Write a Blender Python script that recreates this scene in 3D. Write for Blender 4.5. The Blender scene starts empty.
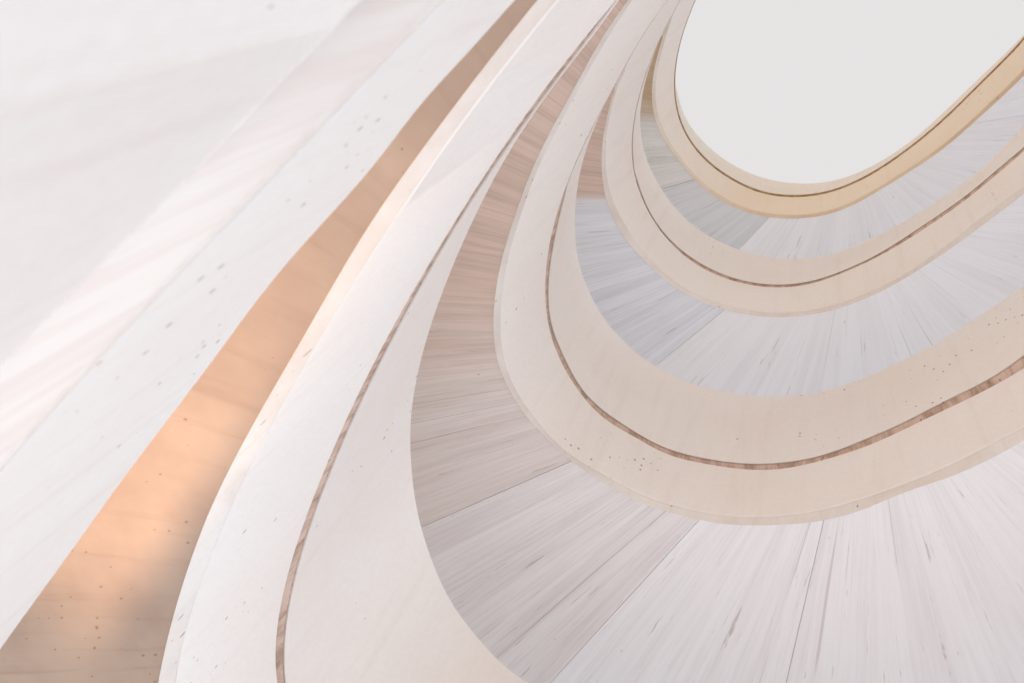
import bpy, math, random
import numpy as np
from mathutils import Matrix, Vector

# ---------------------------------------------------------------- camera
scene = bpy.context.scene
cam_data = bpy.data.cameras.new('camera')
cam_data.sensor_width = 36.0
cam_data.lens = 36.0 * 1000.0 / 1024.0
cam_data.clip_start = 0.02
cam_data.clip_end = 200
cam_data.dof.use_dof = True
cam_data.dof.focus_distance = 12.0
cam_data.dof.aperture_fstop = 2.8
cam = bpy.data.objects.new('camera', cam_data)
scene.collection.objects.link(cam)
scene.camera = cam
cam_data.dof.aperture_blades = 0
# looking steeply up the well: picture right, picture up and view direction in the room's axes
up = Vector((310.0, -436.5, 1000.0)).normalized()
ax = (Vector((1, 0, 0)) - up.x * up).normalized()
ay = up.cross(ax)
right = Vector((ax.x, ay.x, up.x))
down = Vector((ax.y, ay.y, up.y))
fwd = Vector((ax.z, ay.z, up.z))
m = Matrix.Identity(4)
for i in range(3):
    m[i][0] = right[i]; m[i][1] = -down[i]; m[i][2] = -fwd[i]; m[i][3] = 0.0
cam.matrix_world = m

# ---------------------------------------------------------------- sky and light
vs = scene.view_settings
vs.view_transform = 'Standard'; vs.look = 'None'; vs.gamma = 1.0; vs.exposure = 0.04
vs.use_curve_mapping = False

world = bpy.data.worlds.new('overcast sky')
scene.world = world
world.use_nodes = True
wt = world.node_tree; wt.nodes.clear()
def wn(t, **k):
    n = wt.nodes.new(t)
    for a, b in k.items(): setattr(n, a, b)
    return n
w_out = wn('ShaderNodeOutputWorld'); w_bg = wn('ShaderNodeBackground')
w_tc = wn('ShaderNodeTexCoord')
def w_lobe(direction, lo, hi):
    """0..1 smooth brightening of the sky around one direction"""
    d = wn('ShaderNodeVectorMath', operation='DOT_PRODUCT')
    wt.links.new(w_tc.outputs['Generated'], d.inputs[0])
    v = Vector(direction).normalized(); d.inputs[1].default_value = v
    r = wn('ShaderNodeMapRange', interpolation_type='SMOOTHSTEP')
    wt.links.new(d.outputs['Value'], r.inputs['Value'])
    r.inputs['From Min'].default_value = lo; r.inputs['From Max'].default_value = hi
    return r.outputs['Result']
def w_mix(fac, a, b):
    n = wn('ShaderNodeMix', data_type='RGBA')
    wt.links.new(fac, n.inputs[0])
    for s, c in ((n.inputs[6], a), (n.inputs[7], b)):
        if isinstance(c, tuple): s.default_value = c + (1,)
        else: wt.links.new(c, s)
    return n.outputs[2]
ZENITH = (0.765, 0.753, 0.751)      # the grey-white cloud seen through the open top
GROUND = (1.10, 1.10, 1.12)         # pale courtyard paving and haze below
SIDE = (1.36, 1.46, 1.62)            # added bright lobe from low on one side, lifts the left-hand faces
w_c = w_mix(w_lobe((0, 0, 1), -0.15, 0.25), GROUND, ZENITH)
w_c = w_mix(w_lobe((0.70, 0.50, -0.55), 0.40, 0.92), w_c, SIDE)
WARM = (1.08, 0.90, 0.77)            # added warm fill lobe for the faces turned towards it
w_c = w_mix(w_lobe((-0.5, -0.75, -0.15), 0.2, 0.9), w_c, WARM)
wt.links.new(w_c, w_bg.inputs['Color']); w_bg.inputs['Strength'].default_value = 1.0
wt.links.new(w_bg.outputs[0], w_out.inputs['Surface'])

# added warm lamp, out of view, for the orange wash under the lowest ramp
lamp_d = bpy.data.lights.new('added_warm_spot', 'SPOT')
lamp_d.color = (1.0, 0.64, 0.39); lamp_d.energy = 1000; lamp_d.spot_size = math.radians(74); lamp_d.spot_blend = 1.0
lamp_d.shadow_soft_size = 0.25
lamp = bpy.data.objects.new('added_warm_spot', lamp_d); scene.collection.objects.link(lamp)
LAMP_AT = Vector((-4.7, 4.0, 0.6)); LAMP_TO = Vector((-3.65, 2.95, 5.0))
lamp.location = LAMP_AT
lamp.rotation_euler = (LAMP_TO - LAMP_AT).to_track_quat('-Z', 'Y').to_euler()

# added white spot with no real fixture, washes out the nearest parapet
fl_d = bpy.data.lights.new('added_wash_spot', 'SPOT')
fl_d.color = (1.0, 0.93, 0.86); fl_d.energy = 90; fl_d.spot_size = math.radians(60); fl_d.spot_blend = 1.0
fl_d.shadow_soft_size = 0.2
fl = bpy.data.objects.new('added_wash_spot', fl_d); scene.collection.objects.link(fl)
FL_AT = Vector((0.6, 1.6, -1.6)); FL_TO = Vector((-2.2, 1.5, 1.6))
fl.location = FL_AT
fl.rotation_euler = (FL_TO - FL_AT).to_track_quat('-Z', 'Y').to_euler()

# ---------------------------------------------------------------- plan of the ramps
# Horizontal distance (m) of each edge from the vertical axis through the eye point, one value per
# degree of bearing (ending at 205 degrees).  B bottom edge, C top of the drip strip, G top of the lower face,
# g bottom of the upper face, T top of the parapet; the digit counts the turns upwards.
PLAN = {
    'B1': (3.600, 3.625, 3.649, 3.673, 3.697, 3.720, 3.743, 3.767, 3.789, 3.812, 3.834, 3.856, 3.878, 3.899, 3.920, 3.941, 3.961, 3.982, 4.002, 4.021, 4.041, 4.060, 4.078, 4.097, 4.115, 4.133, 4.151, 4.168, 4.185, 4.202, 4.219, 4.235, 4.251, 4.267, 4.283, 4.299, 4.314, 4.330, 4.345, 4.360, 4.375, 4.390, 4.405, 4.421, 4.436, 4.451, 4.466, 4.482, 4.498, 4.514, 4.530, 4.547, 4.564, 4.581, 4.599, 4.618, 4.637, 4.657, 4.677, 4.699, 4.721, 4.744, 4.768, 4.793, 4.819, 4.846, 4.874, 4.904, 4.934, 4.966, 5.000, 5.034, 5.070, 5.108, 5.146, 5.186, 5.228, 5.271, 5.314, 5.360, 5.406, 5.454, 5.502, 5.552, 5.602, 5.653, 5.704, 5.756, 5.808, 5.860, 5.911, 5.963, 6.014, 6.065, 6.114, 6.163, 6.210, 6.257, 6.302, 6.346, 6.388, 6.428, 6.467, 6.505, 6.541, 6.575, 6.608, 6.641, 6.672, 6.702, 6.733, 6.763, 6.794, 6.826, 6.859, 6.894, 6.932, 6.972, 7.016, 7.065, 7.117, 7.174, 7.235, 7.301, 7.372, 7.447, 7.527, 7.609, 7.693, 7.779, 7.864, 7.947, 8.026, 8.099, 8.163, 8.214, 8.252, 8.271, 8.269, 8.243, 8.189, 8.104, 7.987, 7.836, 7.651, 7.436, 7.191, 6.924, 6.640, 6.346, 6.050, 5.758, 5.469, 5.179, 4.880, 4.578, 4.286, 4.015, 3.775, 3.564, 3.380, 3.214, 3.062, 2.919, 2.782, 2.651, 2.526, 2.408, 2.299, 2.199, 2.108, 2.024, 1.947, 1.876, 1.809, 1.748, 1.690, 1.637, 1.587, 1.540, 1.496, 1.454, 1.415, 1.378, 1.344, 1.312, 1.281, 1.253, 1.226, 1.201, 1.178, 1.156, 1.135, 1.115, 1.096, 1.079, 1.062, 1.046, 1.031, 1.017, 1.004, 0.991, 0.979, 0.967, 0.957, 0.946, 0.937, 0.928, 0.919, 0.911, 0.903, 0.896, 0.889, 0.882, 0.876, 0.870, 0.865, 0.860, 0.855, 0.851, 0.847, 0.843, 0.840, 0.838, 0.836, 0.835),
    'B2': (3.600, 3.611, 3.621, 3.632, 3.642, 3.652, 3.662, 3.672, 3.682, 3.692, 3.702, 3.712, 3.721, 3.731, 3.740, 3.749, 3.759, 3.768, 3.777, 3.786, 3.795, 3.803, 3.812, 3.821, 3.829, 3.838, 3.846, 3.855, 3.863, 3.871, 3.880, 3.888, 3.896, 3.905, 3.913, 3.921, 3.930, 3.938, 3.947, 3.955, 3.964, 3.973, 3.982, 3.991, 4.000, 4.010, 4.020, 4.030, 4.040, 4.051, 4.062, 4.073, 4.085, 4.097, 4.109, 4.123, 4.136, 4.150, 4.165, 4.181, 4.197, 4.214, 4.231, 4.250, 4.269, 4.289, 4.310, 4.332, 4.354, 4.378, 4.402, 4.428, 4.454, 4.481, 4.510, 4.539, 4.568, 4.599, 4.631, 4.663, 4.696, 4.730, 4.764, 4.798, 4.833, 4.868, 4.903, 4.938, 4.972, 5.006, 5.038, 5.069, 5.099, 5.129, 5.162, 5.199, 5.241, 5.288, 5.338, 5.388, 5.436, 5.480, 5.520, 5.556, 5.590, 5.622, 5.651, 5.679, 5.705, 5.732, 5.758, 5.782, 5.805, 5.823, 5.838, 5.848, 5.855, 5.862, 5.870, 5.880, 5.889, 5.893, 5.889, 5.878, 5.863, 5.846, 5.831, 5.819, 5.808, 5.794, 5.774, 5.748, 5.719, 5.690, 5.662, 5.632, 5.599, 5.559, 5.511, 5.457, 5.398, 5.335, 5.263, 5.178, 5.079, 4.967, 4.845, 4.714, 4.577, 4.434, 4.286, 4.134, 3.983, 3.838, 3.700, 3.564, 3.429, 3.294, 3.159, 3.029, 2.904, 2.788, 2.680, 2.582, 2.492, 2.410, 2.333, 2.260, 2.190, 2.120, 2.051, 1.983, 1.918, 1.856, 1.798, 1.742, 1.691, 1.642, 1.597, 1.555, 1.516, 1.479, 1.445, 1.412, 1.382, 1.353, 1.326, 1.300, 1.276, 1.253, 1.231, 1.211, 1.191, 1.173, 1.156, 1.139, 1.123, 1.109, 1.094, 1.081, 1.068, 1.056, 1.045, 1.034, 1.023, 1.014, 1.004, 0.996, 0.987, 0.979, 0.972, 0.965, 0.958, 0.952, 0.946, 0.941, 0.936, 0.931, 0.927, 0.922, 0.919, 0.915, 0.912, 0.910, 0.908, 0.907),
    'B3': (3.359, 3.367, 3.374, 3.382, 3.390, 3.398, 3.406, 3.414, 3.423, 3.431, 3.440, 3.449, 3.458, 3.468, 3.477, 3.487, 3.496, 3.506, 3.516, 3.526, 3.537, 3.547, 3.558, 3.569, 3.579, 3.591, 3.602, 3.613, 3.625, 3.636, 3.648, 3.660, 3.672, 3.684, 3.696, 3.708, 3.721, 3.733, 3.746, 3.758, 3.771, 3.783, 3.796, 3.809, 3.822, 3.835, 3.847, 3.860, 3.873, 3.885, 3.898, 3.911, 3.923, 3.936, 3.948, 3.961, 3.973, 3.985, 3.998, 4.010, 4.023, 4.035, 4.048, 4.060, 4.073, 4.086, 4.100, 4.113, 4.128, 4.142, 4.157, 4.173, 4.190, 4.208, 4.226, 4.246, 4.267, 4.289, 4.312, 4.337, 4.363, 4.390, 4.418, 4.447, 4.478, 4.509, 4.541, 4.574, 4.608, 4.643, 4.678, 4.714, 4.750, 4.786, 4.823, 4.858, 4.893, 4.927, 4.960, 4.992, 5.022, 5.052, 5.080, 5.106, 5.132, 5.155, 5.177, 5.197, 5.214, 5.230, 5.243, 5.255, 5.264, 5.272, 5.278, 5.284, 5.288, 5.290, 5.291, 5.291, 5.288, 5.283, 5.275, 5.265, 5.252, 5.236, 5.217, 5.196, 5.172, 5.146, 5.119, 5.091, 5.062, 5.032, 5.001, 4.969, 4.936, 4.900, 4.862, 4.821, 4.775, 4.726, 4.671, 4.612, 4.547, 4.477, 4.403, 4.324, 4.240, 4.154, 4.064, 3.972, 3.877, 3.779, 3.680, 3.583, 3.488, 3.397, 3.310, 3.227, 3.149, 3.075, 3.005, 2.940, 2.878, 2.820, 2.765, 2.713, 2.664, 2.617, 2.573, 2.532, 2.492, 2.454, 2.419, 2.385, 2.353, 2.322, 2.293, 2.266, 2.239, 2.215, 2.191, 2.168, 2.147, 2.127, 2.108, 2.090, 2.072, 2.056, 2.041, 2.026, 2.013, 2.000, 1.988, 1.977, 1.966, 1.956, 1.947, 1.939, 1.931, 1.924, 1.917, 1.912, 1.906, 1.902, 1.898, 1.895, 1.892, 1.890, 1.888, 1.887, 1.887, 1.887, 1.887, 1.889, 1.891, 1.893, 1.896, 1.900, 1.904, 1.908, 1.913, 1.918, 1.923, 1.927),
    'B4': (3.544, 3.551, 3.558, 3.565, 3.572, 3.580, 3.588, 3.595, 3.603, 3.612, 3.620, 3.628, 3.637, 3.646, 3.655, 3.664, 3.673, 3.683, 3.693, 3.702, 3.712, 3.722, 3.733, 3.743, 3.753, 3.764, 3.775, 3.785, 3.796, 3.807, 3.818, 3.828, 3.839, 3.850, 3.861, 3.871, 3.882, 3.892, 3.902, 3.912, 3.922, 3.932, 3.941, 3.950, 3.958, 3.966, 3.974, 3.982, 3.989, 3.996, 4.002, 4.008, 4.014, 4.020, 4.025, 4.030, 4.035, 4.041, 4.046, 4.052, 4.058, 4.065, 4.073, 4.081, 4.090, 4.100, 4.112, 4.124, 4.138, 4.153, 4.170, 4.187, 4.205, 4.225, 4.245, 4.265, 4.285, 4.306, 4.326, 4.347, 4.368, 4.388, 4.410, 4.431, 4.454, 4.477, 4.502, 4.528, 4.555, 4.584, 4.614, 4.645, 4.678, 4.712, 4.747, 4.782, 4.816, 4.851, 4.883, 4.915, 4.944, 4.971, 4.995, 5.017, 5.037, 5.054, 5.069, 5.082, 5.094, 5.104, 5.112, 5.119, 5.124, 5.128, 5.131, 5.131, 5.130, 5.127, 5.122, 5.114, 5.104, 5.092, 5.077, 5.060, 5.041, 5.020, 4.998, 4.973, 4.947, 4.919, 4.889, 4.858, 4.827, 4.794, 4.761, 4.729, 4.696, 4.663, 4.631, 4.597, 4.563, 4.526, 4.487, 4.444, 4.398, 4.347, 4.292, 4.232, 4.167, 4.097, 4.024, 3.946, 3.865, 3.780, 3.692, 3.603, 3.514, 3.427, 3.343, 3.263, 3.292, 3.241, 3.189, 3.136, 3.029, 2.927, 2.831, 2.755, 2.706, 2.659, 2.616, 2.574, 2.534, 2.497, 2.461, 2.427, 2.395, 2.365, 2.336, 2.308, 2.282, 2.257, 2.233, 2.210, 2.189, 2.169, 2.150, 2.131, 2.114, 2.098, 2.082, 2.068, 2.054, 2.041, 2.029, 2.018, 2.007, 1.997, 1.988, 1.980, 1.972, 1.965, 1.959, 1.953, 1.948, 1.943, 1.939, 1.936, 1.933, 1.931, 1.930, 1.929, 1.928, 1.929, 1.930, 1.931, 1.933, 1.936, 1.939, 1.943, 1.947, 1.952, 1.957, 1.962, 1.967, 1.971),
    'C1': (3.646, 3.667, 3.687, 3.707, 3.727, 3.747, 3.767, 3.787, 3.806, 3.826, 3.845, 3.864, 3.883, 3.902, 3.920, 3.939, 3.957, 3.975, 3.993, 4.011, 4.029, 4.047, 4.064, 4.082, 4.099, 4.116, 4.133, 4.150, 4.166, 4.183, 4.199, 4.216, 4.232, 4.249, 4.265, 4.281, 4.297, 4.313, 4.329, 4.346, 4.362, 4.378, 4.395, 4.411, 4.428, 4.444, 4.461, 4.478, 4.496, 4.513, 4.531, 4.550, 4.568, 4.588, 4.607, 4.627, 4.648, 4.669, 4.691, 4.713, 4.736, 4.760, 4.785, 4.811, 4.837, 4.864, 4.893, 4.922, 4.952, 4.984, 5.016, 5.050, 5.085, 5.120, 5.157, 5.195, 5.235, 5.275, 5.316, 5.359, 5.403, 5.447, 5.493, 5.539, 5.586, 5.634, 5.683, 5.732, 5.781, 5.831, 5.881, 5.931, 5.981, 6.031, 6.080, 6.130, 6.178, 6.226, 6.274, 6.320, 6.366, 6.410, 6.454, 6.496, 6.538, 6.578, 6.617, 6.655, 6.692, 6.728, 6.764, 6.798, 6.833, 6.867, 6.900, 6.935, 6.969, 7.004, 7.040, 7.078, 7.116, 7.156, 7.197, 7.240, 7.284, 7.330, 7.377, 7.425, 7.474, 7.523, 7.571, 7.618, 7.662, 7.702, 7.737, 7.766, 7.785, 7.793, 7.788, 7.766, 7.725, 7.662, 7.574, 7.458, 7.312, 7.134, 6.924, 6.682, 6.407, 6.103, 5.778, 5.451, 5.133, 4.826, 4.529, 4.248, 3.985, 3.742, 3.519, 3.317, 3.133, 2.964, 2.810, 2.669, 2.539, 2.420, 2.309, 2.207, 2.112, 2.024, 1.942, 1.865, 1.794, 1.728, 1.666, 1.608, 1.555, 1.506, 1.460, 1.416, 1.375, 1.337, 1.301, 1.267, 1.236, 1.206, 1.179, 1.153, 1.129, 1.106, 1.084, 1.064, 1.045, 1.027, 1.010, 0.994, 0.979, 0.964, 0.950, 0.937, 0.925, 0.914, 0.903, 0.892, 0.882, 0.873, 0.864, 0.856, 0.848, 0.840, 0.833, 0.826, 0.820, 0.814, 0.809, 0.803, 0.798, 0.794, 0.790, 0.786, 0.782, 0.779, 0.776, 0.774, 0.772, 0.771),
    'C2': (3.605, 3.601, 3.596, 3.593, 3.590, 3.588, 3.586, 3.584, 3.584, 3.583, 3.584, 3.585, 3.586, 3.588, 3.591, 3.594, 3.598, 3.602, 3.606, 3.612, 3.618, 3.624, 3.631, 3.638, 3.646, 3.655, 3.664, 3.674, 3.684, 3.694, 3.706, 3.717, 3.729, 3.742, 3.755, 3.769, 3.783, 3.798, 3.813, 3.829, 3.845, 3.861, 3.878, 3.895, 3.913, 3.931, 3.950, 3.968, 3.987, 4.007, 4.027, 4.047, 4.067, 4.087, 4.108, 4.128, 4.149, 4.170, 4.190, 4.205, 4.221, 4.238, 4.256, 4.274, 4.294, 4.314, 4.335, 4.357, 4.379, 4.403, 4.427, 4.453, 4.479, 4.503, 4.524, 4.546, 4.568, 4.590, 4.612, 4.636, 4.660, 4.686, 4.712, 4.740, 4.769, 4.801, 4.834, 4.869, 4.905, 4.943, 4.980, 5.018, 5.055, 5.092, 5.130, 5.169, 5.209, 5.250, 5.292, 5.334, 5.375, 5.417, 5.458, 5.498, 5.537, 5.574, 5.609, 5.640, 5.669, 5.696, 5.722, 5.747, 5.770, 5.790, 5.806, 5.819, 5.830, 5.839, 5.847, 5.855, 5.860, 5.861, 5.856, 5.847, 5.836, 5.825, 5.815, 5.808, 5.801, 5.792, 5.780, 5.761, 5.734, 5.700, 5.661, 5.621, 5.580, 5.537, 5.490, 5.436, 5.374, 5.301, 5.213, 5.112, 4.999, 4.879, 4.753, 4.622, 4.487, 4.344, 4.194, 4.041, 3.891, 3.749, 3.613, 3.478, 3.340, 3.201, 3.065, 2.936, 2.816, 2.706, 2.604, 2.510, 2.422, 2.340, 2.262, 2.188, 2.117, 2.049, 1.984, 1.922, 1.863, 1.808, 1.755, 1.705, 1.658, 1.615, 1.574, 1.536, 1.500, 1.466, 1.435, 1.405, 1.377, 1.350, 1.325, 1.301, 1.279, 1.258, 1.236, 1.216, 1.196, 1.178, 1.160, 1.144, 1.128, 1.113, 1.099, 1.085, 1.072, 1.060, 1.049, 1.038, 1.027, 1.018, 1.008, 0.999, 0.991, 0.983, 0.976, 0.969, 0.962, 0.956, 0.950, 0.944, 0.939, 0.934, 0.930, 0.926, 0.922, 0.919, 0.916, 0.914, 0.912, 0.911),
    'C3': (3.334, 3.339, 3.344, 3.350, 3.356, 3.362, 3.368, 3.375, 3.382, 3.390, 3.398, 3.406, 3.414, 3.423, 3.432, 3.441, 3.451, 3.461, 3.471, 3.482, 3.493, 3.504, 3.515, 3.527, 3.539, 3.552, 3.564, 3.577, 3.590, 3.604, 3.617, 3.631, 3.645, 3.659, 3.674, 3.688, 3.703, 3.718, 3.733, 3.747, 3.762, 3.777, 3.792, 3.807, 3.821, 3.836, 3.850, 3.864, 3.878, 3.892, 3.905, 3.918, 3.931, 3.943, 3.955, 3.966, 3.977, 3.988, 3.998, 4.008, 4.018, 4.028, 4.037, 4.047, 4.056, 4.065, 4.075, 4.085, 4.095, 4.106, 4.118, 4.131, 4.145, 4.160, 4.177, 4.196, 4.217, 4.239, 4.264, 4.291, 4.319, 4.350, 4.382, 4.415, 4.449, 4.484, 4.519, 4.555, 4.591, 4.626, 4.662, 4.697, 4.732, 4.766, 4.800, 4.834, 4.867, 4.900, 4.932, 4.963, 4.994, 5.024, 5.052, 5.080, 5.105, 5.129, 5.151, 5.171, 5.189, 5.204, 5.217, 5.229, 5.238, 5.246, 5.253, 5.259, 5.263, 5.265, 5.265, 5.264, 5.260, 5.253, 5.244, 5.233, 5.218, 5.201, 5.181, 5.158, 5.133, 5.105, 5.074, 5.041, 5.006, 4.970, 4.932, 4.894, 4.855, 4.815, 4.774, 4.731, 4.686, 4.638, 4.586, 4.530, 4.470, 4.406, 4.337, 4.263, 4.186, 4.104, 4.019, 3.931, 3.839, 3.742, 3.644, 3.546, 3.450, 3.358, 3.216, 3.131, 3.051, 2.974, 2.901, 2.833, 2.768, 2.706, 2.648, 2.593, 2.541, 2.492, 2.446, 2.402, 2.361, 2.322, 2.285, 2.250, 2.216, 2.185, 2.155, 2.126, 2.099, 2.073, 2.049, 2.026, 2.004, 1.983, 1.963, 1.944, 1.927, 1.910, 1.894, 1.879, 1.864, 1.851, 1.838, 1.826, 1.815, 1.805, 1.795, 1.786, 1.777, 1.770, 1.762, 1.756, 1.750, 1.744, 1.740, 1.735, 1.732, 1.728, 1.726, 1.724, 1.722, 1.721, 1.721, 1.721, 1.721, 1.723, 1.724, 1.726, 1.729, 1.732, 1.736, 1.739, 1.743, 1.746),
    'C4': (3.514, 3.521, 3.527, 3.534, 3.541, 3.548, 3.555, 3.563, 3.571, 3.579, 3.587, 3.595, 3.604, 3.613, 3.622, 3.631, 3.640, 3.650, 3.660, 3.670, 3.680, 3.690, 3.701, 3.711, 3.722, 3.733, 3.744, 3.755, 3.766, 3.777, 3.788, 3.799, 3.810, 3.821, 3.832, 3.843, 3.854, 3.865, 3.875, 3.885, 3.895, 3.904, 3.913, 3.922, 3.931, 3.939, 3.946, 3.953, 3.960, 3.966, 3.972, 3.978, 3.983, 3.988, 3.993, 3.998, 4.002, 4.007, 4.013, 4.018, 4.024, 4.031, 4.039, 4.047, 4.057, 4.067, 4.079, 4.092, 4.106, 4.121, 4.138, 4.155, 4.174, 4.193, 4.214, 4.234, 4.255, 4.276, 4.297, 4.318, 4.339, 4.361, 4.383, 4.405, 4.428, 4.452, 4.478, 4.504, 4.532, 4.561, 4.591, 4.622, 4.655, 4.688, 4.722, 4.757, 4.791, 4.824, 4.856, 4.887, 4.915, 4.942, 4.966, 4.987, 5.007, 5.024, 5.039, 5.052, 5.063, 5.073, 5.081, 5.087, 5.092, 5.096, 5.098, 5.098, 5.097, 5.093, 5.087, 5.079, 5.068, 5.055, 5.040, 5.023, 5.004, 4.983, 4.961, 4.936, 4.910, 4.883, 4.854, 4.823, 4.791, 4.759, 4.726, 4.692, 4.658, 4.624, 4.590, 4.554, 4.516, 4.477, 4.434, 4.389, 4.339, 4.286, 4.228, 4.165, 4.098, 4.027, 3.952, 3.874, 3.792, 3.707, 3.619, 3.530, 3.442, 3.356, 3.272, 3.192, 3.114, 3.041, 2.972, 2.906, 2.844, 2.786, 2.730, 2.678, 2.629, 2.582, 2.538, 2.496, 2.456, 2.419, 2.383, 2.349, 2.316, 2.286, 2.256, 2.229, 2.202, 2.177, 2.154, 2.131, 2.109, 2.089, 2.070, 2.051, 2.034, 2.018, 2.002, 1.987, 1.974, 1.960, 1.948, 1.937, 1.926, 1.916, 1.906, 1.898, 1.890, 1.882, 1.876, 1.870, 1.864, 1.859, 1.855, 1.851, 1.848, 1.846, 1.844, 1.842, 1.841, 1.841, 1.841, 1.842, 1.844, 1.846, 1.848, 1.851, 1.855, 1.859, 1.864, 1.868, 1.872, 1.876),
    'G0': (7.781, 7.759, 7.730, 7.692, 7.645, 7.588, 7.518, 7.435, 7.337, 7.222, 7.090, 6.938, 6.767, 6.576, 6.365, 6.134, 5.886, 5.622, 5.344, 5.057, 4.762, 4.464, 4.167, 3.875, 3.590, 3.317, 3.058, 2.815, 2.589, 2.381, 2.192, 2.021, 1.868, 1.732, 1.611, 1.506, 1.414, 1.334, 1.265, 1.205, 1.154, 1.109, 1.068, 1.031, 0.996, 0.963, 0.934, 0.907, 0.882, 0.859, 0.837, 0.816, 0.797, 0.779, 0.762, 0.747, 0.732, 0.719, 0.706, 0.694, 0.683, 0.672, 0.663, 0.653, 0.645, 0.637, 0.629, 0.622, 0.615, 0.609, 0.603, 0.597, 0.592, 0.587, 0.582, 0.578, 0.574, 0.570, 0.567, 0.564, 0.561, 0.558, 0.555, 0.553, 0.551, 0.550, 0.550, 0.550),
    'G1': (3.920, 3.930, 3.940, 3.950, 3.961, 3.971, 3.982, 3.993, 4.004, 4.015, 4.026, 4.037, 4.049, 4.060, 4.072, 4.084, 4.096, 4.108, 4.120, 4.133, 4.146, 4.158, 4.171, 4.185, 4.198, 4.211, 4.225, 4.239, 4.253, 4.267, 4.282, 4.296, 4.311, 4.326, 4.341, 4.357, 4.373, 4.389, 4.405, 4.422, 4.438, 4.455, 4.473, 4.491, 4.509, 4.527, 4.546, 4.565, 4.584, 4.604, 4.625, 4.645, 4.666, 4.688, 4.710, 4.733, 4.756, 4.779, 4.804, 4.829, 4.854, 4.880, 4.907, 4.934, 4.962, 4.991, 5.020, 5.050, 5.081, 5.112, 5.144, 5.177, 5.211, 5.245, 5.280, 5.316, 5.352, 5.389, 5.426, 5.464, 5.503, 5.542, 5.581, 5.621, 5.661, 5.701, 5.741, 5.781, 5.821, 5.861, 5.901, 5.940, 5.979, 6.017, 6.055, 6.092, 6.128, 6.163, 6.197, 6.231, 6.263, 6.295, 6.325, 6.355, 6.383, 6.411, 6.438, 6.464, 6.489, 6.514, 6.539, 6.563, 6.588, 6.612, 6.638, 6.664, 6.691, 6.720, 6.750, 6.783, 6.817, 6.854, 6.893, 6.935, 6.980, 7.027, 7.077, 7.129, 7.183, 7.237, 7.290, 7.341, 7.387, 7.427, 7.458, 7.476, 7.479, 7.461, 7.420, 7.352, 7.252, 7.118, 6.948, 6.739, 6.491, 6.208, 5.897, 5.569, 5.240, 4.920, 4.616, 4.326, 4.051, 3.792, 3.548, 3.323, 3.115, 2.926, 2.755, 2.598, 2.455, 2.324, 2.203, 2.091, 1.986, 1.890, 1.800, 1.716, 1.639, 1.567, 1.500, 1.438, 1.381, 1.328, 1.279, 1.233, 1.190, 1.150, 1.113, 1.079, 1.047, 1.017, 0.990, 0.964, 0.940, 0.918, 0.897, 0.877, 0.859, 0.841, 0.825, 0.809, 0.795, 0.781, 0.768, 0.755, 0.744, 0.733, 0.722, 0.712, 0.703, 0.694, 0.685, 0.677, 0.670, 0.662, 0.656, 0.649, 0.643, 0.637, 0.632, 0.626, 0.622, 0.617, 0.613, 0.609, 0.605, 0.601, 0.598, 0.595, 0.592, 0.589, 0.587, 0.585, 0.584, 0.583),
    'G2': (3.400, 3.398, 3.397, 3.397, 3.396, 3.396, 3.397, 3.398, 3.399, 3.401, 3.403, 3.405, 3.408, 3.412, 3.415, 3.420, 3.424, 3.429, 3.435, 3.440, 3.446, 3.453, 3.460, 3.468, 3.475, 3.484, 3.492, 3.502, 3.511, 3.521, 3.532, 3.542, 3.554, 3.565, 3.578, 3.590, 3.603, 3.617, 3.631, 3.645, 3.660, 3.675, 3.691, 3.707, 3.723, 3.740, 3.758, 3.776, 3.794, 3.813, 3.832, 3.852, 3.872, 3.893, 3.914, 3.936, 3.957, 3.980, 4.003, 4.026, 4.050, 4.074, 4.098, 4.123, 4.149, 4.174, 4.201, 4.227, 4.254, 4.281, 4.308, 4.336, 4.364, 4.392, 4.421, 4.449, 4.478, 4.507, 4.536, 4.565, 4.594, 4.622, 4.651, 4.680, 4.708, 4.736, 4.765, 4.794, 4.825, 4.856, 4.890, 4.925, 4.963, 5.003, 5.045, 5.089, 5.134, 5.178, 5.223, 5.266, 5.308, 5.349, 5.391, 5.432, 5.474, 5.514, 5.553, 5.589, 5.621, 5.649, 5.673, 5.693, 5.709, 5.723, 5.736, 5.749, 5.761, 5.773, 5.784, 5.790, 5.791, 5.784, 5.771, 5.755, 5.740, 5.729, 5.718, 5.705, 5.686, 5.659, 5.624, 5.581, 5.533, 5.481, 5.426, 5.366, 5.301, 5.231, 5.154, 5.070, 4.976, 4.872, 4.760, 4.640, 4.514, 4.380, 4.239, 4.091, 3.938, 3.780, 3.622, 3.463, 3.305, 3.148, 2.994, 2.848, 2.712, 2.587, 2.473, 2.369, 2.273, 2.183, 2.096, 2.012, 1.929, 1.848, 1.771, 1.699, 1.632, 1.569, 1.511, 1.457, 1.408, 1.362, 1.320, 1.280, 1.244, 1.210, 1.178, 1.148, 1.120, 1.094, 1.070, 1.047, 1.025, 1.004, 0.985, 0.966, 0.949, 0.933, 0.917, 0.902, 0.888, 0.875, 0.863, 0.851, 0.839, 0.829, 0.818, 0.809, 0.800, 0.791, 0.782, 0.775, 0.767, 0.760, 0.753, 0.747, 0.741, 0.735, 0.730, 0.725, 0.720, 0.716, 0.712, 0.708, 0.704, 0.701, 0.698, 0.695, 0.692, 0.690, 0.688, 0.686, 0.685, 0.684),
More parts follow.
